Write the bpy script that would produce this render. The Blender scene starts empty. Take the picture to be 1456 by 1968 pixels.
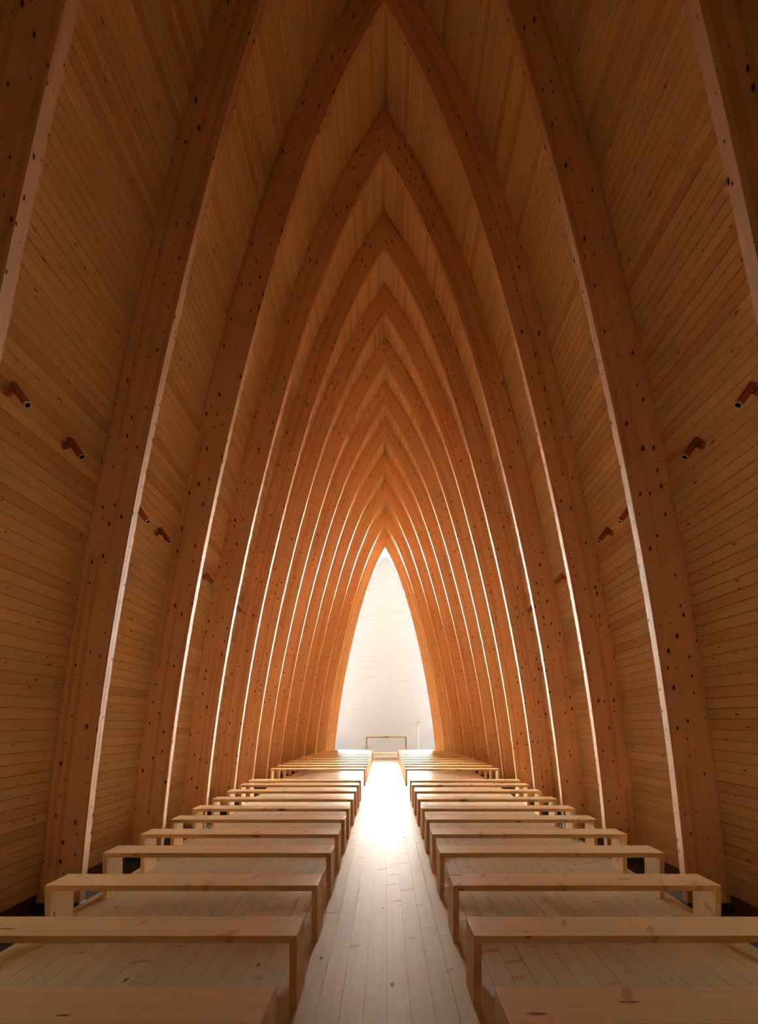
import bpy, bmesh, math, random
import numpy as np
from mathutils import Vector, Matrix

random.seed(7)
rng = np.random.RandomState(7)
scene = bpy.context.scene
COL = scene.collection

# ------------------------------------------------------------------ camera
FPX, CX, CY = 1100.0, 740.5, 1384.0          # focal length and principal point, pixels of the 1456x1968 frame
EYE = Vector((0.02, 0.0, 1.75))
cam_data = bpy.data.cameras.new('camera')
cam = bpy.data.objects.new('camera', cam_data)
COL.objects.link(cam)
cam.location = EYE
cam.rotation_euler = (math.radians(90), 0, 0)
cam_data.sensor_fit = 'HORIZONTAL'
cam_data.sensor_width = 36.0
cam_data.lens = FPX / 1456.0 * 36.0
cam_data.shift_x = (728.0 - CX) / 1456.0
cam_data.shift_y = (CY - 984.0) / 1456.0
cam_data.clip_start = 0.05
cam_data.clip_end = 200
scene.camera = cam

# ------------------------------------------------------------------ world, daylight, exposure
world = bpy.data.worlds.new('world')
scene.world = world
world.use_nodes = True
bg = world.node_tree.nodes['Background']
bg.inputs['Color'].default_value = (0.80, 0.88, 1.0, 1)
bg.inputs['Strength'].default_value = 1.0

SIDE_POWER = 800.0          # sky beside each of the two altar windows
FILL_PANEL_POWER = 760000.0        # added light panel beyond the altar end, brightens the nave through those windows


def area_light(name, loc, target, sx, sy, power, color):
    ld = bpy.data.lights.new(name, 'AREA')
    ld.shape = 'RECTANGLE'
    ld.size, ld.size_y = sx, sy
    ld.energy = power
    ld.color = color
    o = bpy.data.objects.new(name, ld)
    COL.objects.link(o)
    o.location = loc
    d = Vector(target) - Vector(loc)
    o.rotation_euler = d.to_track_quat('-Z', 'Y').to_euler()
    return o


for s_ in (-1, 1):
    area_light('window_daylight', (s_ * 6.0, 29.7, 5.2), (0.0, 29.7, 4.8), 3.2, 10.0, SIDE_POWER, (0.80, 0.92, 1.0))
area_light('fill_panel_beyond_altar', (0.0, 50.0, 8.0), (0.0, 0.0, 4.0), 18.0, 16.0, FILL_PANEL_POWER, (0.98, 1.0, 0.90))  # unseen panel, added to throw light far down the nave

scene.view_settings.view_transform = 'Standard'
scene.view_settings.look = 'None'
scene.view_settings.gamma = 1.0
scene.view_settings.use_curve_mapping = False
scene.view_settings.exposure = 0.55
scene.cycles.use_adaptive_sampling = False
scene.cycles.use_light_tree = False
scene.cycles.max_bounces = 8
scene.cycles.diffuse_bounces = 7
scene.cycles.glossy_bounces = 3
scene.cycles.transparent_max_bounces = 8
scene.cycles.sample_clamp_indirect = 16.0
scene.cycles.caustics_reflective = False
scene.cycles.caustics_refractive = False


# ------------------------------------------------------------------ helpers: objects
def link(name, mesh, mat=None, parent=None):
    o = bpy.data.objects.new(name, mesh)
    COL.objects.link(o)
    if mat is not None:
        if mesh.materials:
            mesh.materials[0] = mat
        else:
            mesh.materials.append(mat)
    if parent is not None:
        o.parent = parent
    return o


def empty(name, loc=(0, 0, 0)):
    o = bpy.data.objects.new(name, None)
    COL.objects.link(o)
    o.location = loc
    o.empty_display_size = 0.2
    return o


def tag(o, label=None, cat=None, group=None, kind=None):
    if label:
        o['label'] = label
    if cat:
        o['category'] = cat
    if group:
        o['group'] = group
    if kind:
        o['kind'] = kind
    return o


class MB:
    """mesh collector: faces with grain coordinates (uv, metres) and a per-piece random pair (var)"""
    def __init__(self):
        self.v, self.f, self.uv, self.var = [], [], [], []

    def face(self, pts, uvs, var):
        b = len(self.v)
        self.v.extend([tuple(p) for p in pts])
        self.f.append(tuple(range(b, b + len(pts))))
        self.uv.append(uvs)
        self.var.append(var)

    def hexa(self, c, var, grain=0, origin=(0, 0)):
        """c: 8 corners, c[0..3] bottom ring a,b,c,d ; c[4..7] top ring. grain: 0 = along a->b"""
        c = [Vector(p) for p in c]
        L = (c[1] - c[0]).length
        Wd = (c[3] - c[0]).length
        T = (c[4] - c[0]).length
        uvc = {}
        quads = [((0, 3, 2, 1), 'bot'), ((4, 5, 6, 7), 'top'), ((0, 1, 5, 4), 's0'), ((2, 3, 7, 6), 's1'), ((1, 2, 6, 5), 'e1'), ((3, 0, 4, 7), 'e0')]
        base = [(0, 0, 0), (L, 0, 0), (L, Wd, 0), (0, Wd, 0), (0, 0, T), (L, 0, T), (L, Wd, T), (0, Wd, T)]
        for q, kind in quads:
            uvs = []
            for i in q:
                x, y, z = base[i]
                if kind in ('bot', 'top'):
                    uvs.append((x, y))
                elif kind == 's0':
                    uvs.append((x, -z))
                elif kind == 's1':
                    uvs.append((x, Wd + z))
                else:
                    uvs.append((z * 0.3 + (L if kind == 'e1' else 0), y))
            if grain == 1:
                uvs = [(b, a) for a, b in uvs]
            self.face([c[i] for i in q], uvs, var)

    def mesh(self, name, smooth=False):
        me = bpy.data.meshes.new(name)
        me.from_pydata(self.v, [], self.f)
        uvl = me.uv_layers.new(name='UVMap')
        vrl = me.uv_layers.new(name='var')
        a, b = [], []
        for uvs, var in zip(self.uv, self.var):
            for p in uvs:
                a.extend(p)
                b.extend(var)
        uvl.data.foreach_set('uv', a)
        vrl.data.foreach_set('uv', b)
        if smooth:
            me.polygons.foreach_set('use_smooth', [True] * len(me.polygons))
        me.update()
        return me

    def build(self, name, mat, parent=None, smooth=False):
        return link(name, self.mesh(name, smooth), mat, parent)


def rnd2():
    return (float(rng.rand()), float(rng.rand()))


def bevel_box(name, lo, hi, grain_axis, mat, parent=None, bevel=0.003, var=None):
    """bevelled timber block, uv projected with u along the grain axis"""
    bm = bmesh.new()
    bmesh.ops.create_cube(bm, size=1.0)
    lo, hi = Vector(lo), Vector(hi)
    for v in bm.verts:
        v.co = Vector([lo[i] + (v.co[i] + 0.5) * (hi[i] - lo[i]) for i in range(3)])
    if bevel > 0:
        bmesh.ops.bevel(bm, geom=bm.edges[:], offset=bevel, segments=1, affect='EDGES', profile=0.5)
    me = bpy.data.meshes.new(name)
    bm.to_mesh(me)
    bm.free()
    grain_uv(me, grain_axis, var or rnd2())
    return link(name, me, mat, parent)


def grain_uv(me, g, var):
    uvl = me.uv_layers.new(name='UVMap') if 'UVMap' not in me.uv_layers else me.uv_layers['UVMap']
    vrl = me.uv_layers.new(name='var') if 'var' not in me.uv_layers else me.uv_layers['var']
    others = [i for i in range(3) if i != g]
    for p in me.polygons:
        n = [abs(c) for c in p.normal]
        ax = n.index(max(n))
        for li in p.loop_indices:
            co = me.vertices[me.loops[li].vertex_index].co
            if ax == g:
                uv = (co[others[0]] * 0.2 + co[g], co[others[1]] + 0.3 * co[others[0]])
            elif ax == others[0]:
                uv = (co[g], co[others[1]])
            else:
                uv = (co[g], co[others[0]] + 0.37)
            uvl.data[li].uv = uv
            vrl.data[li].uv = var


# ------------------------------------------------------------------ helpers: materials
class NT:
    def __init__(self, name):
        self.m = bpy.data.materials.new(name)
        self.m.use_nodes = True
        self.t = self.m.node_tree
        self.t.nodes.clear()
        self.out = self.t.nodes.new('ShaderNodeOutputMaterial')

    def n(self, kind, **kw):
        nd = self.t.nodes.new(kind)
        for k, v in kw.items():
            setattr(nd, k, v)
        return nd

    def set(self, sock, val):
        if isinstance(val, bpy.types.NodeSocket):
            self.t.links.new(val, sock)
        elif isinstance(val, tuple) and sock.type == 'RGBA' and len(val) == 3:
            sock.default_value = (*val, 1)
        else:
            sock.default_value = val

    def math(self, op, a, b=0.0, c=None, clamp=False):
        nd = self.n('ShaderNodeMath', operation=op, use_clamp=clamp)
        self.set(nd.inputs[0], a)
        self.set(nd.inputs[1], b)
        if c is not None:
            self.set(nd.inputs[2], c)
        return nd.outputs[0]

    def vmath(self, op, a, b):
        nd = self.n('ShaderNodeVectorMath', operation=op)
        self.set(nd.inputs[0], a)
        self.set(nd.inputs[1], b)
        return nd.outputs[0]

    def mix(self, fac, a, b, blend='MIX'):
        nd = self.n('ShaderNodeMix', data_type='RGBA', blend_type=blend)
        self.set(nd.inputs[0], fac)
        self.set(nd.inputs[6], a)
        self.set(nd.inputs[7], b)
        return nd.outputs[2]

    def mixval(self, col, val):
        nd = self.n('ShaderNodeVectorMath', operation='SCALE')
        self.set(nd.inputs[0], col)
        self.set(nd.inputs[3], val)
        return nd.outputs[0]

    def ramp(self, fac, lo, hi, a=0.0, b=1.0):
        nd = self.n('ShaderNodeMapRange', interpolation_type='SMOOTHSTEP')
        self.set(nd.inputs['Value'], fac)
        for k, v in (('From Min', lo), ('From Max', hi), ('To Min', a), ('To Max', b)):
            self.set(nd.inputs[k], v)
        return nd.outputs[0]

    def noise(self, vec, scale=1.0, detail=3.0, rough=0.5, dims='2D'):
        nd = self.n('ShaderNodeTexNoise', noise_dimensions=dims)
        self.set(nd.inputs['Vector'], vec)
        nd.inputs['Scale'].default_value = scale
        nd.inputs['Detail'].default_value = detail
        nd.inputs['Roughness'].default_value = rough
        return nd.outputs[0]

    def finish(self, color, rough, bump=None, bump_strength=0.1, bump_dist=0.002, metallic=0.0, spec=0.5):
        p = self.n('ShaderNodeBsdfPrincipled')
        self.set(p.inputs['Base Color'], color)
        self.set(p.inputs['Roughness'], rough)
        p.inputs['Metallic'].default_value = metallic
        p.inputs['Specular IOR Level'].default_value = spec
        if bump is not None:
            b = self.n('ShaderNodeBump')
            b.inputs['Strength'].default_value = bump_strength
            b.inputs['Distance'].default_value = bump_dist
            self.set(b.inputs['Height'], bump)
            self.set(p.inputs['Normal'], b.outputs[0])
        self.t.links.new(p.outputs[0], self.out.inputs[0])
        return self.m


def wood(name, base, late, knot_col, rough, lam=None, piece_var=0.12, red=(0.62, 0.28, 0.11), red_amount=0.5,
         knots=(4.0, 7.0, 0.75, 0.035, 0.10), spikes=None, spec=0.5, streak=0.5):
    """pine: grain runs along u. lam = (lamella height, lamella length) for glued timber"""
    N = NT(name)
    uv = N.n('ShaderNodeUVMap', uv_map='UVMap').outputs[0]
    var = N.n('ShaderNodeUVMap', uv_map='var').outputs[0]
    off = N.vmath('MULTIPLY', var, (37.0, 53.0, 0.0))
    p = N.vmath('ADD', uv, off)
    fine = N.noise(N.vmath('MULTIPLY', p, (1.2, 120.0, 0)), 1.0, 1.0, 0.6)
    broad = N.noise(N.vmath('MULTIPLY', p, (0.4, 22.0, 0)), 1.0, 1.0, 0.55)
    col = N.mix(N.math('MULTIPLY', N.ramp(broad, 0.45, 0.72), streak), base, late)
    col = N.mix(N.math('MULTIPLY', N.ramp(fine, 0.52, 0.75), 0.25), col, late)
    if lam:
        br = N.n('ShaderNodeTexBrick')
        br.offset = 0.37
        br.offset_frequency = 2
        br.squash = 1.0
        N.set(br.inputs['Vector'], p)
        br.inputs['Color1'].default_value = (0, 0, 0, 1)
        br.inputs['Color2'].default_value = (1, 1, 1, 1)
        br.inputs['Mortar'].default_value = (0.5, 0.5, 0.5, 1)
        br.inputs['Scale'].default_value = 1.0
        br.inputs['Mortar Size'].default_value = 0.0
        br.inputs['Bias'].default_value = 0.0
        br.inputs['Brick Width'].default_value = lam[1]
        br.inputs['Row Height'].default_value = lam[0]
        lamr = N.math('MULTIPLY', br.outputs[0], 1.0)
        col = N.mix(N.math('MULTIPLY', N.ramp(lamr, 0.72, 0.95), red_amount * 0.7), col, red)
        col = N.mix(N.math('MULTIPLY', N.ramp(lamr, 0.3, 0.0), 0.25), col, (min(base[0] * 1.08, 0.9), base[1] * 1.1, base[2] * 1.15))
    # whole piece a little redder or paler
    sep = N.n('ShaderNodeSeparateXYZ')
    N.set(sep.inputs[0], var)
    col = N.mix(N.math('MULTIPLY', N.ramp(sep.outputs[0], 0.72, 1.0), red_amount), col, red)
    val = N.math('ADD', 1.0 - piece_var * 0.5, N.math('MULTIPLY', sep.outputs[1], piece_var))
    col = N.mixval(col, val)
    # knots
    ku, kv, keep, r0, r1 = knots
    vo = N.n('ShaderNodeTexVoronoi', voronoi_dimensions='2D', feature='F1')
    N.set(vo.inputs['Vector'], N.vmath('MULTIPLY', p, (ku, kv, 0)))
    vo.inputs['Scale'].default_value = 1.0
    sc = N.n('ShaderNodeSeparateColor')
    N.set(sc.inputs[0], vo.outputs['Color'])
    jag = N.math('MULTIPLY', N.math('SUBTRACT', fine, 0.5), 0.05)
    dist = N.math('ADD', vo.outputs['Distance'], jag)
    rad = N.math('ADD', r0, N.math('MULTIPLY', N.math('POWER', sc.outputs[1], 2.5), r1 - r0))
    rad = N.math('MULTIPLY', rad, N.math('LESS_THAN', sc.outputs[0], keep))
    ring = N.ramp(N.math('DIVIDE', dist, N.math('ADD', rad, 0.0001)), 2.2, 0.9)
    col = N.mix(N.math('MULTIPLY', ring, 0.30), col, red)
    core = N.ramp(N.math('DIVIDE', dist, N.math('ADD', rad, 0.0001)), 1.15, 0.75)
    col = N.mix(core, col, knot_col)
    if spikes:
        # long knots lying across the grain, as in wide planks
        su, sv, keep2, w2 = spikes
        rot = N.n('ShaderNodeVectorRotate', rotation_type='Z_AXIS')
        N.set(rot.inputs['Vector'], p)
        rot.inputs['Angle'].default_value = 0.35
        vo2 = N.n('ShaderNodeTexVoronoi', voronoi_dimensions='2D', feature='F1')
        N.set(vo2.inputs['Vector'], N.vmath('MULTIPLY', rot.outputs[0], (su, sv, 0)))
        vo2.inputs['Scale'].default_value = 1.0
        s2 = N.n('ShaderNodeSeparateColor')
        N.set(s2.inputs[0], vo2.outputs['Color'])
        r2 = N.math('MULTIPLY', N.math('ADD', 0.4, N.math('MULTIPLY', s2.outputs[2], w2)), N.math('LESS_THAN', s2.outputs[0], keep2))
        k2 = N.ramp(N.math('DIVIDE', N.math('ADD', vo2.outputs['Distance'], N.math('MULTIPLY', jag, 2.0)), N.math('ADD', N.math('MULTIPLY', r2, 0.27), 0.0001)), 1.2, 0.5)
        col = N.mix(N.math('MULTIPLY', k2, 0.8), col, red)
    return N.finish(col, rough, spec=spec)


BASE = (0.80, 0.605, 0.36)
LATE = (0.72, 0.475, 0.25)
RIBC = (0.77, 0.475, 0.28)
RIBL = (0.685, 0.36, 0.19)
PALE = (0.57, 0.445, 0.265)
PALE_LATE = (0.50, 0.36, 0.19)
SEAT = (0.74, 0.51, 0.25)
SEAT_LATE = (0.65, 0.39, 0.165)
KNOT = (0.05, 0.018, 0.010)
M = {}
M['rib'] = wood('glued_pine_rib', RIBC, RIBL, KNOT, 0.60, lam=(0.042, 3.1), red=(0.55, 0.22, 0.085), red_amount=0.55,
                knots=(5.2, 9.0, 0.80, 0.03, 0.14), streak=0.35, spec=0.12)
M['board'] = wood('pine_lining_board', BASE, LATE, (0.22, 0.07, 0.03), 0.50, piece_var=0.14, red=(0.60, 0.25, 0.095), red_amount=0.5,
                  knots=(3.0, 10.0, 0.22, 0.04, 0.10), streak=0.4)
M['bench'] = wood('glued_pine_bench', SEAT, SEAT_LATE, (0.16, 0.05, 0.025), 0.40, lam=(0.115, 9.0), piece_var=0.06, red=(0.58, 0.24, 0.09), red_amount=0.25,
                  knots=(2.2, 9.0, 0.22, 0.04, 0.13), spikes=(8.0, 2.2, 0.15, 0.6), streak=0.40, spec=0.4)
M['floor'] = wood('soaped_pine_plank', PALE, PALE_LATE, (0.13, 0.04, 0.02), 0.48, piece_var=0.08, red=(0.52, 0.20, 0.08), red_amount=0.15,
                  knots=(2.0, 6.0, 0.14, 0.03, 0.09), spikes=(9.0, 2.4, 0.19, 0.8), streak=0.30, spec=0.35)
M['oak'] = wood('brown_altar_oak', (0.30, 0.19, 0.085), (0.22, 0.13, 0.05), (0.06, 0.03, 0.015), 0.5, lam=(0.12, 4.0), piece_var=0.05, red=(0.2, 0.1, 0.04),
                red_amount=0.2, knots=(2.0, 8.0, 0.2, 0.03, 0.08))


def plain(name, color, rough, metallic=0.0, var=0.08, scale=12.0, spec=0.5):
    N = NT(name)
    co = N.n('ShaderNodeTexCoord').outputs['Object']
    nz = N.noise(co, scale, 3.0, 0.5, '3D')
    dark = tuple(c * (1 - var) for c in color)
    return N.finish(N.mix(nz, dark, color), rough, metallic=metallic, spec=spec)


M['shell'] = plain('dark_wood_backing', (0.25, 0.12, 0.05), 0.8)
M['recess'] = plain('dark_recess', (0.06, 0.05, 0.05), 0.9)
M['steel'] = plain('dark_blue_steel', (0.08, 0.085, 0.12), 0.45, 0.8)
M['copper'] = plain('copper_red_lamp', (0.36, 0.10, 0.06), 0.38, 0.55)
M['lampring'] = plain('pale_lamp_rim', (0.92, 0.90, 0.84), 0.5, 0.0)
M['black'] = plain('black_lamp_inside', (0.012, 0.012, 0.012), 0.6)
M['white_frame'] = plain('white_painted_frame', (0.82, 0.80, 0.77), 0.5)
M['brass'] = plain('brass', (0.65, 0.47, 0.20), 0.35, 0.9)
M['ivory'] = plain('ivory_paint', (0.86, 0.84, 0.80), 0.5)

# whitewashed altar wall: pale boards with faint brownish streaks
N = NT('whitewashed_boards')
co = N.n('ShaderNodeTexCoord').outputs['Object']
st = N.noise(N.vmath('MULTIPLY', co, (0.55, 1.0, 14.0)), 1.0, 3.0, 0.55, '3D')
st2 = N.noise(N.vmath('MULTIPLY', co, (2.5, 1.0, 45.0)), 1.0, 2.0, 0.5, '3D')
cw = N.mix(N.ramp(st, 0.56, 0.78, 0.0, 0.55), (0.29, 0.295, 0.305), (0.21, 0.195, 0.18))
cw = N.mix(N.ramp(st2, 0.55, 0.8, 0.0, 0.25), cw, (0.24, 0.23, 0.225))
M['whitewash'] = N.finish(cw, 0.7)

# thin window glass
N = NT('window_glass')
tr = N.n('ShaderNodeBsdfTransparent')
tr.inputs[0].default_value = (0.95, 0.97, 0.96, 1)
gl = N.n('ShaderNodeBsdfGlossy')
gl.inputs['Roughness'].default_value = 0.05
nz = N.noise(N.n('ShaderNodeTexCoord').outputs['Object'], 3.0, 2.0, 0.5, '3D')
mx = N.n('ShaderNodeMixShader')
N.set(mx.inputs[0], N.ramp(nz, 0.0, 1.0, 0.05, 0.08))
N.t.links.new(tr.outputs[0], mx.inputs[1])
N.t.links.new(gl.outputs[0], mx.inputs[2])
N.t.links.new(mx.outputs[0], N.out.inputs[0])
M['glass'] = N.m

# ------------------------------------------------------------------ the arch section
# t = height above eye / rib height, value = half width / half width at eye level
T_ = np.array([-0.20, -0.154, -0.08, 0.0, .133, .168, .235, .277, .35, .422, .533, .566, .711, .745, .855, .898, 1.0])
X_ = np.array([1.075, 1.060, 1.036, 1.0, .927, .907, .862, .836, .782, .722, .627, .600, .447, .403, .265, .193, 0.0])
wts = np.ones_like(T_)
wts[-1] = 6
wts[3] = 3
POLY = np.polyfit(T_, X_, 5, w=wts)
DPOLY = np.polyder(POLY)
_e1 = float(np.polyval(POLY, 1.0))


def prof(t):
    """normalised half width (extended in a straight line beyond the ridge)"""
    t = np.asarray(t, float)
    base = np.polyval(POLY, np.minimum(t, 1.0)) - _e1 * np.clip(t, 0, 1)
    return np.where(t > 1.0, (np.polyval(DPOLY, 1.0) - _e1) * (t - 1.0), base)


# ribs: distance, half width at eye level, height of the ridge above the eye
RIBS = [(3.65, 2.900, 10.10), (5.85, 2.906, 10.14), (7.9, 2.887, 9.94), (9.9, 2.9115, 9.864), (11.9, 2.956, 9.855), (13.9, 3.03, 9.907),
        (15.9, 3.098, 9.945), (17.9, 3.105, 9.91), (19.9, 3.043, 9.805), (21.9, 2.929, 9.596), (23.9, 2.759, 9.299), (25.9, 2.524, 8.90),
        (27.9, 2.288, 8.42)]
YEND = 31.2            # altar wall
YREAR = -4.0           # entrance wall behind the camera
ST_Y = np.array([YREAR] + [r[0] for r in RIBS] + [YEND + 0.4])
ST_W = np.array([2.85] + [r[1] for r in RIBS] + [2.288])
ST_H = np.array([10.0] + [r[2] for r in RIBS] + [8.42])


def section(y):
    return float(np.interp(y, ST_Y, ST_W)), float(np.interp(y, ST_Y, ST_H))


ZFOOT = -0.22


def curve(y, off, n=64, zfoot=0.0):
    """points (x, z, arclength) of the arch side offset outwards by off, from the foot to the ridge (x >= 0)"""
    W, H = section(y)
    t = np.linspace((zfoot - 0.05 - EYE.z) / H, 1.25, 400)
    x = W * prof(t)
    z = EYE.z + H * t
    dx, dz = np.gradient(x), np.gradient(z)
    ln = np.hypot(dx, dz)
    nx, nz = dz / ln, -dx / ln
    o = off(np.clip(t, 0, 1)) if callable(off) else off
    qx, qz = x + o * nx, z + o * nz
    # cut at z = zfoot and at x = 0
    k = int(np.argmax(qx <= 0))
    f = qx[k - 1] / (qx[k - 1] - qx[k])
    qx = np.append(qx[:k], 0.0)
    qz = np.append(qz[:k], qz[k - 1] + f * (qz[k] - qz[k - 1]))
    j = int(np.argmax(qz >= zfoot))
    if j > 0:
        f = (zfoot - qz[j - 1]) / (qz[j] - qz[j - 1])
        x0 = qx[j - 1] + f * (qx[j] - qx[j - 1])
        qx = np.insert(qx[j:], 0, x0)
        qz = np.insert(qz[j:], 0, zfoot)
    s = np.concatenate([[0], np.cumsum(np.hypot(np.diff(qx), np.diff(qz)))])
    ss = np.linspace(0, s[-1], n)
    return np.interp(ss, s, qx), np.interp(ss, s, qz), ss


RIB_T = 0.115
S_BOARD = 0.41
BOARD_TH = 0.022

# ------------------------------------------------------------------ structure: floor
BENCH_OUT = (np.array([-4, 2.45, 4.5, 5.6, 6.5, 7.5, 8.4, 9.4, 10.45, 12.3, 15.2, 18, 21, 24.6, 31]),
             np.array([2.6, 2.62, 2.66, 2.75, 2.77, 2.79, 2.81, 2.84, 2.87, 2.93, 3.05, 3.07, 2.90, 2.55, 1.9]))


def floor_edge(y):
    return section(y)[0] * 1.06 - 0.19


fl = MB()
nst = 36
ys = np.linspace(YREAR, YEND + 0.3, nst)
for a, b in zip(ys[:-1], ys[1:]):
    xa, xb = section(a)[0] + 0.9, section(b)[0] + 0.9
    for z0, flip in ((-0.22, False), (-0.40, True)):
        q = [(-xa, a, z0), (xa, a, z0), (xb, b, z0), (-xb, b, z0)]
        if flip:
            q.reverse()
        fl.face(q, [(0, 0)] * 4, (0.3, 0.3))
floor = tag(fl.build('floor', M['recess']), kind='structure')

# planks run along the nave, cut where the floor stops short of the walls
PW = 0.142
rows = [(-(23) + i) * PW + 0.03 for i in range(46)]
for x0 in rows:
    x1 = x0 + PW
    y = YREAR + 0.1 - rng.rand() * 3.0
    while y < YEND:
        L = 3.6 + rng.rand() * 2.4
        a, b = max(y, YREAR + 0.05), min(y + L, YEND - 0.01)
        y += L
        if b - a < 0.25:
            continue
        ea, eb = floor_edge(a), floor_edge(b)
        g = 0.0012
        xa0, xa1, xb0, xb1 = x0 + g, x1 - g, x0 + g, x1 - g
        if x0 < 0:
            xa0, xb0 = max(xa0, -ea), max(xb0, -eb)
        if x1 > 0:
            xa1, xb1 = min(xa1, ea), min(xb1, eb)
        if xa1 - xa0 < 0.01 or xb1 - xb0 < 0.01:
            continue
        a += 0.0015
        zt = -0.0006 * rng.rand()
        m = MB()
        zb = -0.032
        m.hexa([(xa0, a, zb), (xb0, b, zb), (xb1, b, zb), (xa1, a, zb), (xa0, a, zt), (xb0, b, zt), (xb1, b, zt), (xa1, a, zt)], rnd2())
        me = m.mesh('plank')
        link('plank', me, M['floor'], floor)
# the deck the planks are nailed to
dk = MB()
for a, b in zip(ys[:-1], ys[1:]):
    if a >= YEND:
        break
    xa, xb = floor_edge(a) - 0.02, floor_edge(b) - 0.02
    b2 = min(b, YEND - 0.02)
    dk.hexa([(-xa, a + 0.02, -0.20), (-xb, b2, -0.20), (xb, b2, -0.20), (xa, a + 0.02, -0.20), (-xa, a + 0.02, -0.034), (-xb, b2, -0.034), (xb, b2, -0.034), (xa, a + 0.02, -0.034)], (0.3, 0.3))
dk.build('deck', M['shell'], floor)

# ------------------------------------------------------------------ structure: lined walls
NB = 126


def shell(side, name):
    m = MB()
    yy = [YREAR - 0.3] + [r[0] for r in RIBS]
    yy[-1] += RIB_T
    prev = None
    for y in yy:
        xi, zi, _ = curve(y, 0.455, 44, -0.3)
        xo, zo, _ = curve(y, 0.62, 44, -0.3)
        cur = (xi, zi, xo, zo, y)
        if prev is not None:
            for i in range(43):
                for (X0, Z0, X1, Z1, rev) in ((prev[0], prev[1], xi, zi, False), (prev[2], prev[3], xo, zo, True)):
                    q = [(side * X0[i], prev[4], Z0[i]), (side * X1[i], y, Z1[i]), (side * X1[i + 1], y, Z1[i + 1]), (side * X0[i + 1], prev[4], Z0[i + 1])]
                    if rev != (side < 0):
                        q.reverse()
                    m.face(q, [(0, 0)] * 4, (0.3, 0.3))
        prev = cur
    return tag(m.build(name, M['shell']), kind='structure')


def board_corners(side, cA, cB, yA, yB, i, jit):
    (ax, az), (bx, bz) = cA, cB
    out = []
    g = 0.020                        # share of a board lost to the joint
    pts = []
    for (X, Z), y in ((cA, yA), (cB, yB)):
        fx = lambda u: np.interp(u, np.arange(NB + 1), X)
        fz = lambda u: np.interp(u, np.arange(NB + 1), Z)
        p0 = np.array([fx(i + g), fz(i + g)])
        e = i + 1 - (g if i < NB - 1 else 0.0)
        p1 = np.array([fx(e), fz(e)])
        d = p1 - p0
        nrm = np.array([d[1], -d[0]]) / np.hypot(*d)      # outward
        p0, p1 = p0 + nrm * jit, p1 + nrm * jit
        q0, q1 = p0 + nrm * BOARD_TH, p1 + nrm * BOARD_TH
        pts.append((p0, p1, q0, q1, y))
    (a0, a1, A0, A1, ya), (b0, b1, B0, B1, yb) = pts
    V = lambda p, y: (side * p[0], y, p[1])
    c = [V(A0, ya), V(B0, yb), V(B1, yb), V(A1, ya), V(a0, ya), V(b0, yb), V(b1, yb), V(a1, ya)]
    if side > 0:
        c = [c[3], c[2], c[1], c[0], c[7], c[6], c[5], c[4]]
    return c


def lining(side, wall):
    seg = [(YREAR, RIBS[0][0] - RIB_T / 2 if False else RIBS[0][0])] + [(RIBS[i][0] + RIB_T, RIBS[i + 1][0]) for i in range(len(RIBS) - 1)]
    rest = MB()
    for k, (ya, yb) in enumerate(seg):
        ya2, yb2 = ya + 0.006, yb - 0.006
        cs = []
        for y in (ya2, yb2):
            X, Z, S = curve(y, S_BOARD, 300, -0.02)
            u = np.linspace(0, S[-1], NB + 1)
            cs.append((np.interp(u, S, X), np.interp(u, S, Z)))
        for i in range(NB):
            single = k in (1, 2) or (k == 3 and i < 46)
            jit = rng.rand() * 0.0015
            c = board_corners(side, cs[0], cs[1], ya2, yb2, i, jit)
            if single:
                m = MB()
                m.hexa(c, rnd2())
                m.build('board', M['board'], wall)
            else:
                v = rnd2()
                rest.hexa(c, v)
    o = rest.build('board_lining', M['board'], wall)
    o['kind'] = 'stuff'
    o['label'] = 'rows of pine lining boards too far off to tell apart'


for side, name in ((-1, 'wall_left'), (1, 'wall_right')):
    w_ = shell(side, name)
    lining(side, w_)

# ------------------------------------------------------------------ structure: altar wall, entrance wall, windows


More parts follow.
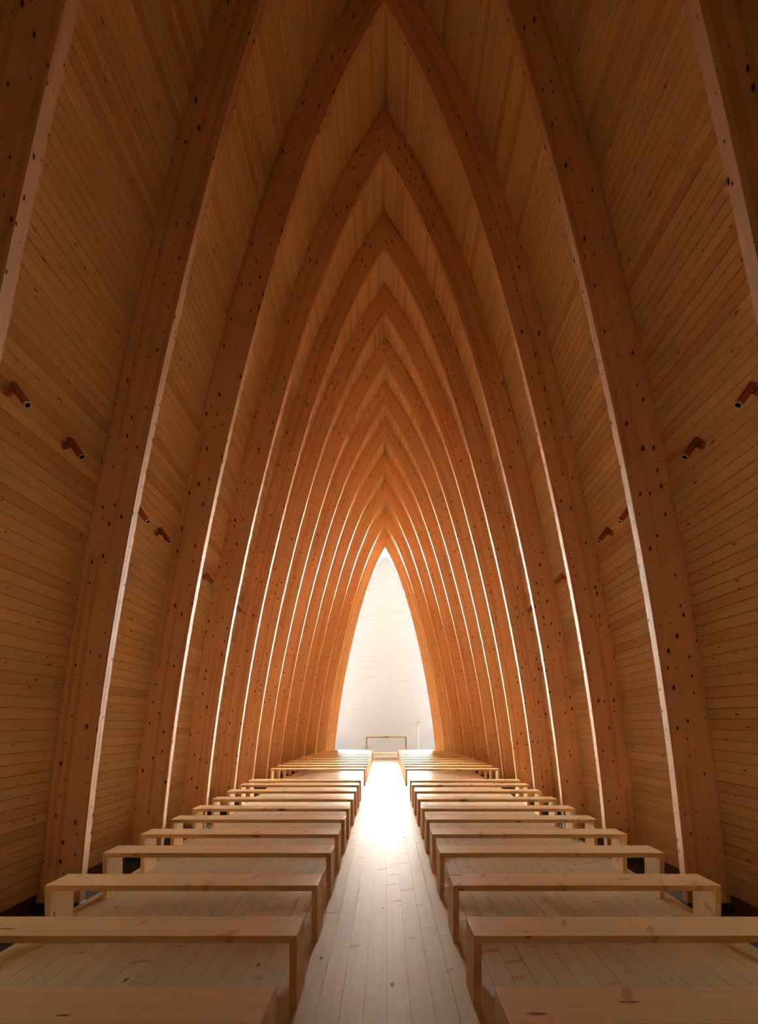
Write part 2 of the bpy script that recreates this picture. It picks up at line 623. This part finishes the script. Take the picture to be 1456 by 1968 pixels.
def arch_slab(name, y0, y1, off, mat, hole=None, zfoot=-0.3):
    """solid slab in the shape of the arch section"""
    X, Z, _ = curve(y0, off, 40, zfoot)
    pts = [(x, z) for x, z in zip(X, Z)] + [(-x, z) for x, z in zip(X[-2::-1], Z[-2::-1])]
    m = MB()
    n = len(pts)
    if hole is None:
        m.face([(x, y0, z) for x, z in pts][::1], pts, (0.2, 0.5))
        m.face([(x, y1, z) for x, z in pts][::-1], pts[::-1], (0.2, 0.5))
    else:
        hx, hz0, hz1 = hole
        # left and right of the opening and above/below, by horizontal bands
        zs = sorted(set([zfoot, hz0, hz1] + [float(z) for z in Z]))
        Xz = lambda z: float(np.interp(z, Z, X))
        for y, rev in ((y0, False), (y1, True)):
            for za, zb in zip(zs[:-1], zs[1:]):
                if zb - za < 1e-6:
                    continue
                bands = [(-1, 1)] if not (za >= hz0 - 1e-6 and zb <= hz1 + 1e-6) else [(-1, 0), (0, 1)]
                for (l, r) in bands:
                    xl0, xl1 = (-Xz(za), -Xz(zb)) if l == -1 else (hx, hx)
                    xr0, xr1 = (Xz(za), Xz(zb)) if r == 1 else (-hx, -hx)
                    q = [(xl0, y, za), (xr0, y, za), (xr1, y, zb), (xl1, y, zb)]
                    if rev:
                        q.reverse()
                    m.face(q, [(p[2], p[0]) for p in q], (0.2, 0.5))
        for q in ([(-hx, y0, hz0), (hx, y0, hz0), (hx, y1, hz0), (-hx, y1, hz0)], [(-hx, y0, hz1), (-hx, y1, hz1), (hx, y1, hz1), (hx, y0, hz1)],
                  [(-hx, y0, hz0), (-hx, y1, hz0), (-hx, y1, hz1), (-hx, y0, hz1)], [(hx, y0, hz0), (hx, y0, hz1), (hx, y1, hz1), (hx, y1, hz0)]):
            m.face(q, [(p[2], p[0] + p[1]) for p in q], (0.2, 0.5))
    for i in range(n - 1):
        a, b = pts[i], pts[i + 1]
        m.face([(a[0], y0, a[1]), (b[0], y0, b[1]), (b[0], y1, b[1]), (a[0], y1, a[1])][::-1], [(0, 0)] * 4, (0.2, 0.5))
    return tag(m.build(name, mat), kind='structure')


arch_slab('wall_back', YEND, YEND + 0.25, 0.36, M['whitewash'])
arch_slab('wall_front', YREAR, YREAR - 0.25, 0.50, M['board'])


def altar_window(side, name):
    """glazed side of the altar bay, from floor to ridge: mullions and panes"""
    root = tag(empty(name, (side * 2.6, 29.0, 0)), kind='structure')
    ya, yb = RIBS[-1][0] + RIB_T + 0.005, YEND - 0.005
    NPANE = 10
    cs = []
    for y in (ya, yb):
        X, Z, S = curve(y, 0.25, 300, -0.05)
        u = np.linspace(0, S[-1] * 0.998, NPANE + 1)
        cs.append((np.interp(u, S, X), np.interp(u, S, Z)))
    P = lambda e, i, off: Vector((side * (cs[e][0][i] + off), ya if e == 0 else yb, cs[e][1][i]))
    inv = Matrix.Translation(-root.location)
    for i in range(NPANE + 1):
        m = MB()
        a, b = P(0, i, 0), P(1, i, 0)
        dz, dx = Vector((0, 0, 0.035)), Vector((side * 0.09, 0, 0))
        c = [a - dz, b - dz, b - dz + dx, a - dz + dx, a + dz, b + dz, b + dz + dx, a + dz + dx]
        if side < 0:
            c = [c[3], c[2], c[1], c[0], c[7], c[6], c[5], c[4]]
        m.hexa([inv @ v for v in c], (0.2, 0.5))
        m.build('transom', M['white_frame'], root)
    for i in range(NPANE):
        m = MB()
        dz = Vector((0, 0, 0.03))
        a0, b0, b1, a1 = P(0, i, 0.04) + dz, P(1, i, 0.04) + dz, P(1, i + 1, 0.04) - dz, P(0, i + 1, 0.04) - dz
        q = [inv @ v for v in (a0, b0, b1, a1)]
        m.face(q if side > 0 else q[::-1], [(0, 0)] * 4, (0.2, 0.5))
        m.build('pane', M['glass'], root)


altar_window(-1, 'window_1')
altar_window(1, 'window_2')

# ------------------------------------------------------------------ arch ribs
ORD = ['first', 'second', 'third', 'fourth', 'fifth', 'sixth', 'seventh', 'eighth', 'ninth', 'tenth', 'eleventh', 'twelfth', 'thirteenth']


def rib_outer(t):
    return 0.445 - 0.02 * t


def make_rib(k):
    y, W, H = RIBS[k]
    root = empty('arch_rib', (0, y, 0))
    n = 56
    xi, zi, si = curve(y, 0.0, n, ZFOOT + 0.02)
    xo, zo, so = curve(y, 0.44, n, ZFOOT + 0.02)
    for side in (-1, 1):
        m = MB()
        v = (float(rng.rand()) * 0.7, float(rng.rand()))
        for i in range(n - 1):
            I0, I1 = (xi[i], zi[i]), (xi[i + 1], zi[i + 1])
            O0, O1 = (xo[i], zo[i]), (xo[i + 1], zo[i + 1])
            u0, u1 = si[i], si[i + 1]
            F = lambda p, yy: (side * p[0], yy, p[1])

            def add(q, uv):
                if side < 0:
                    q, uv = q[::-1], uv[::-1]
                m.face(q, uv, v)
            add([F(I0, 0), F(O0, 0), F(O1, 0), F(I1, 0)], [(u0, 0), (u0, .44), (u1, .44), (u1, 0)])
            add([F(I0, RIB_T), F(I1, RIB_T), F(O1, RIB_T), F(O0, RIB_T)], [(u0, 2), (u1, 2), (u1, 2.44), (u0, 2.44)])
            add([F(I0, 0), F(I1, 0), F(I1, RIB_T), F(I0, RIB_T)], [(u0, 1.0), (u1, 1.0), (u1, 1.0 + RIB_T), (u0, 1.0 + RIB_T)])
            add([F(O0, 0), F(O0, RIB_T), F(O1, RIB_T), F(O1, 0)], [(u0, 4.0), (u0, 4.0 + RIB_T), (u1, 4.0 + RIB_T), (u1, 4.0)])
        # foot end
        a, b = (side * xi[0], 0, zi[0]), (side * xo[0], 0, zo[0])
        q = [a, (a[0], RIB_T, a[2]), (b[0], RIB_T, b[2]), b]
        m.face(q if side > 0 else q[::-1], [(0, 0), (0, .1), (.4, .1), (.4, 0)], v)
        me = m.mesh('arch_half')
        bm = bmesh.new()
        bm.from_mesh(me)
        bmesh.ops.remove_doubles(bm, verts=bm.verts, dist=1e-5)
        bm.to_mesh(me)
        bm.free()
        h = link('arch_half', me, M['rib'], root)
        # steel shoe in the recess beside the floor
        x0, x1 = xi[0] - 0.02, xo[0] + 0.02
        lo = (min(side * x0, side * x1), -0.012, ZFOOT)
        hi = (max(side * x0, side * x1), RIB_T + 0.012, ZFOOT + 0.10)
        sh = bevel_box('foot_shoe', lo, hi, 0, M['steel'], root, 0.004)
        sh['label'] = 'dark steel shoe at the foot of the rib'
    if k == 0:
        lab = 'nearest pine arch rib, only slivers showing at the upper left and right edges'
    elif k == 1:
        lab = 'second pine arch rib from the camera, wide red-brown members cut by the top edge'
    elif k == 2:
        lab = 'third pine arch rib from the camera, pointed top just touching the top edge'
    elif k == len(RIBS) - 1:
        lab = 'farthest and smallest pale golden arch rib, framing the white altar wall'
    else:
        lab = '%s knotty pine arch rib from the camera, pointed at the ridge' % ORD[k]
    return tag(root, lab, 'arch rib', 'pine arch ribs along the nave')


for k in range(len(RIBS)):
    make_rib(k)

# ------------------------------------------------------------------ benches
HB, BW, BT = 0.45, 0.34, 0.045
FRONT = [2.45, 3.45, 4.5, 5.6, 6.52, 7.48, 8.4, 9.4, 10.45, 11.45, 12.3]
REAR = [15.2, 16.2, 17.15, 18.1, 19.05, 20.0, 20.95, 21.85, 22.75, 23.65, 24.6]


def seat_mesh(x0, x1, var):
    """bench top with mitred ends (it meets the legs at 45 degrees), origin at the near edge"""
    bm = bmesh.new()
    e = 0.0015
    prof_ = [(x0, HB), (x1, HB), (x1 - BT, HB - BT), (x0 + BT, HB - BT)]
    vs = [bm.verts.new((px, yy, pz)) for yy in (0, BW) for px, pz in prof_]
    bm.faces.new([vs[3], vs[2], vs[1], vs[0]][::1])
    bm.faces.new([vs[4], vs[5], vs[6], vs[7]])
    for i in range(4):
        j = (i + 1) % 4
        bm.faces.new([vs[i], vs[j], vs[4 + j], vs[4 + i]])
    bmesh.ops.recalc_face_normals(bm, faces=bm.faces)
    bmesh.ops.bevel(bm, geom=bm.edges[:], offset=0.0025, segments=1, affect='EDGES')
    me = bpy.data.meshes.new('seat')
    bm.to_mesh(me)
    bm.free()
    grain_uv(me, 0, var)
    return me


def leg_mesh(xo, sgn, var):
    """slab leg under the end at xo; sgn = direction towards the middle of the bench"""
    bm = bmesh.new()
    prof_ = [(xo, 0.002), (xo + sgn * BT, 0.002), (xo + sgn * BT, HB - BT), (xo, HB)]
    vs = [bm.verts.new((px, yy, pz)) for yy in (0, BW) for px, pz in prof_]
    bm.faces.new(vs[:4])
    bm.faces.new(vs[4:])
    for i in range(4):
        j = (i + 1) % 4
        bm.faces.new([vs[i], vs[j], vs[4 + j], vs[4 + i]])
    bmesh.ops.recalc_face_normals(bm, faces=bm.faces)
    bmesh.ops.bevel(bm, geom=bm.edges[:], offset=0.0025, segments=1, affect='EDGES')
    me = bpy.data.meshes.new('leg')
    bm.to_mesh(me)
    bm.free()
    grain_uv(me, 2, var)
    return me


def make_bench(side, y, label, group):
    xin = 0.515 if side < 0 else 0.553
    xout = float(np.interp(y, *BENCH_OUT))
    mid = side * (xin + xout) / 2
    hl = (xout - xin) / 2
    root = empty('bench', (mid, y, 0))
    v = (float(rng.rand()) * 0.7, float(rng.rand()))
    link('seat', seat_mesh(-hl, hl, v), M['bench'], root)
    link('leg', leg_mesh(-hl, 1, rnd2()), M['bench'], root)
    link('leg', leg_mesh(hl, -1, rnd2()), M['bench'], root)
    return tag(root, label, 'bench', group)


for side, sname in ((-1, 'left'), (1, 'right')):
    for i, y in enumerate(FRONT):
        if i == 0:
            lab = 'nearest pine bench %s of the aisle, cut off by the bottom edge' % sname
        elif i == len(FRONT) - 1:
            lab = 'plain pine bench %s of the aisle, last row before the wide gap between rows' % sname
        else:
            lab = 'plain pine bench %s of the aisle, %s row from the camera' % (sname, ORD[i])
        make_bench(side, y, lab, 'benches in the front block')
    for i, y in enumerate(REAR):
        if i == 0:
            lab = 'pine bench %s of the aisle, first row behind the wide gap between rows' % sname
        elif i == len(REAR) - 1:
            lab = 'pale pine bench %s of the aisle, last row, closest to the altar' % sname
        else:
            lab = 'pine bench %s of the aisle, %s row behind the wide gap between rows' % (sname, ORD[i])
        make_bench(side, y, lab, 'benches in the rear block')


# ------------------------------------------------------------------ spotlights on the lining
def lathe(name, profile, axis_m, mat, parent, seg=24):
    """profile: (radius, distance along axis) list, closed surface of revolution"""
    m = MB()
    for (r0, h0), (r1, h1) in zip(profile[:-1], profile[1:]):
        for i in range(seg):
            a, b = 2 * math.pi * i / seg, 2 * math.pi * (i + 1) / seg
            P = lambda r, h, t: tuple(axis_m @ Vector((r * math.cos(t), r * math.sin(t), h)))
            if r0 < 1e-6:
                q = [P(0, h0, a), P(r1, h1, b), P(r1, h1, a)][::-1]
            elif r1 < 1e-6:
                q = [P(r0, h0, a), P(r0, h0, b), P(0, h1, a)]
            else:
                q = [P(r0, h0, a), P(r0, h0, b), P(r1, h1, b), P(r1, h1, a)]
            m.face(q, [(0, 0)] * len(q), (0.3, 0.5))
    me = m.mesh(name)
    bm = bmesh.new()
    bm.from_mesh(me)
    bmesh.ops.remove_doubles(bm, verts=bm.verts, dist=1e-6)
    bmesh.ops.recalc_face_normals(bm, faces=bm.faces)
    bm.to_mesh(me)
    bm.free()
    me.polygons.foreach_set('use_smooth', [True] * len(me.polygons))
    try:
        me.set_sharp_from_angle(angle=math.radians(40))
    except Exception:
        pass
    return link(name, me, mat, parent)


def wall_point(y, z):
    X, Z, S = curve(y, S_BOARD, 400, 0.0)
    x = float(np.interp(z, Z, X))
    dx = (np.interp(z + 0.05, Z, X) - np.interp(z - 0.05, Z, X)) / 0.1
    n = Vector((-1.0, 0, float(dx))).normalized()      # inward for the right-hand side (x > 0)
    return x, n


def align(z_axis, origin):
    q = Vector(z_axis).normalized().to_track_quat('Z', 'Y').to_matrix().to_4x4()
    return Matrix.Translation(origin) @ q


def make_spot(side, y, z, label):
    x, n = wall_point(y, z)
    n = Vector((n.x * side, n.y, n.z))
    root = empty('spotlight', (side * x, y, z))
    base = align(n, (0, 0, 0))
    lathe('mounting_disc', [(0, 0.0), (0.036, 0.0), (0.036, 0.018), (0.028, 0.030), (0, 0.030)], base, M['copper'], root, 24)
    arm = lathe('arm', [(0, 0.028), (0.011, 0.028), (0.011, 0.085), (0, 0.085)], base, M['copper'], root, 14)
    ax = Vector((-side * 0.58, -0.10, -0.80)).normalized()
    ctr = n * 0.105
    L, R = 0.215, 0.031
    hs = align(ax, ctr - ax * (L * 0.45))
    body = lathe('housing', [(0, 0.0), (R - 0.004, 0.0), (R, 0.004), (R, L), (R - 0.004, L), (R - 0.004, L - 0.05), (0, L - 0.05)], hs, M['copper'], root, 28)
    lathe('rim', [(R - 0.0075, L - 0.004), (R + 0.001, L - 0.004), (R + 0.001, L + 0.004), (R - 0.0075, L + 0.004), (R - 0.0075, L - 0.004)], hs, M['lampring'], body, 28)
    lathe('reflector', [(0, L - 0.048), (R - 0.0055, L - 0.048), (R - 0.0048, L - 0.001)], hs, M['black'], body, 28)
    return tag(root, label, 'spotlight', 'copper spotlights on the side walls')


spots = [(4.40, 2.53, 'nearest the camera'), (5.20, 2.50, 'second from the camera'), (6.66, 2.42, 'third, half hidden by an arch rib'),
         (7.30, 2.39, 'fourth from the camera'), (9.26, 2.31, 'fifth from the camera'), (11.25, 2.22, 'farthest and smallest')]
for side, sname in ((-1, 'left'), (1, 'right')):
    for y, h, txt in spots:
        make_spot(side, y, EYE.z + h, 'copper red spotlight on the %s wall, %s' % (sname, txt))

# ------------------------------------------------------------------ altar, cross, small things on the altar
AY = 28.9
root = empty('altar_table', (0.06, AY, 0))
AW, AH, AD, AT = 1.025, 0.905, 0.70, 0.05
bevel_box('table_top', (-AW, 0, AH - AT), (AW, AD, AH), 0, M['oak'], root, 0.003)
for s_ in (-1, 1):
    lo, hi = sorted((s_ * AW, s_ * (AW - AT)))
    bevel_box('leg', (lo, 0, 0.002), (hi, AD, AH - AT), 2, M['oak'], root, 0.003)
tag(root, 'thin-framed pale wooden altar table before the white wall', 'altar')

for s_, nm in ((-1, 'left'), (1, 'right')):
    c = empty('candle_holder', (0.06 + s_ * 0.855, AY + 0.2, AH))
    I4 = Matrix.Identity(4)
    lathe('base', [(0, 0), (0.035, 0), (0.035, 0.008), (0.008, 0.014), (0, 0.014)], I4, M['brass'], c, 16)
    lathe('spike', [(0.008, 0.012), (0.007, 0.06), (0.002, 0.085), (0, 0.085)], I4, M['brass'], c, 12)
    tag(c, 'tiny brass candle holder at the %s end of the altar table' % nm, 'candle holder', 'candle holders on the altar')
dish = lathe('shallow_dish', [(0, 0.001), (0.06, 0.001), (0.19, 0.022), (0.20, 0.022), (0.20, 0.027), (0.18, 0.027), (0.06, 0.008), (0, 0.008)],
             Matrix.Identity(4), M['brass'], None, 28)
dish.location = (0.05, AY + 0.33, AH)
tag(dish, 'shallow brass dish in the middle of the altar table', 'dish')

cr = empty('standing_cross', (1.70, AY + 0.35, 0))
lathe('foot', [(0, 0.001), (0.13, 0.001), (0.13, 0.02), (0.03, 0.03), (0, 0.03)], Matrix.Identity(4), M['ivory'], cr, 24)
bevel_box('staff', (-0.014, -0.014, 0.028), (0.014, 0.014, 1.42), 2, M['ivory'], cr, 0.002)
up = bevel_box('cross_upright', (-0.016, -0.012, 1.42), (0.016, 0.012, 1.81), 2, M['oak'], cr, 0.002)
bevel_box('cross_bar', (-0.16, -0.0125, 1.61), (0.16, 0.0125, 1.64), 0, M['oak'], cr, 0.002)
tag(cr, 'slim wooden cross on a white staff to the right of the altar table', 'cross')
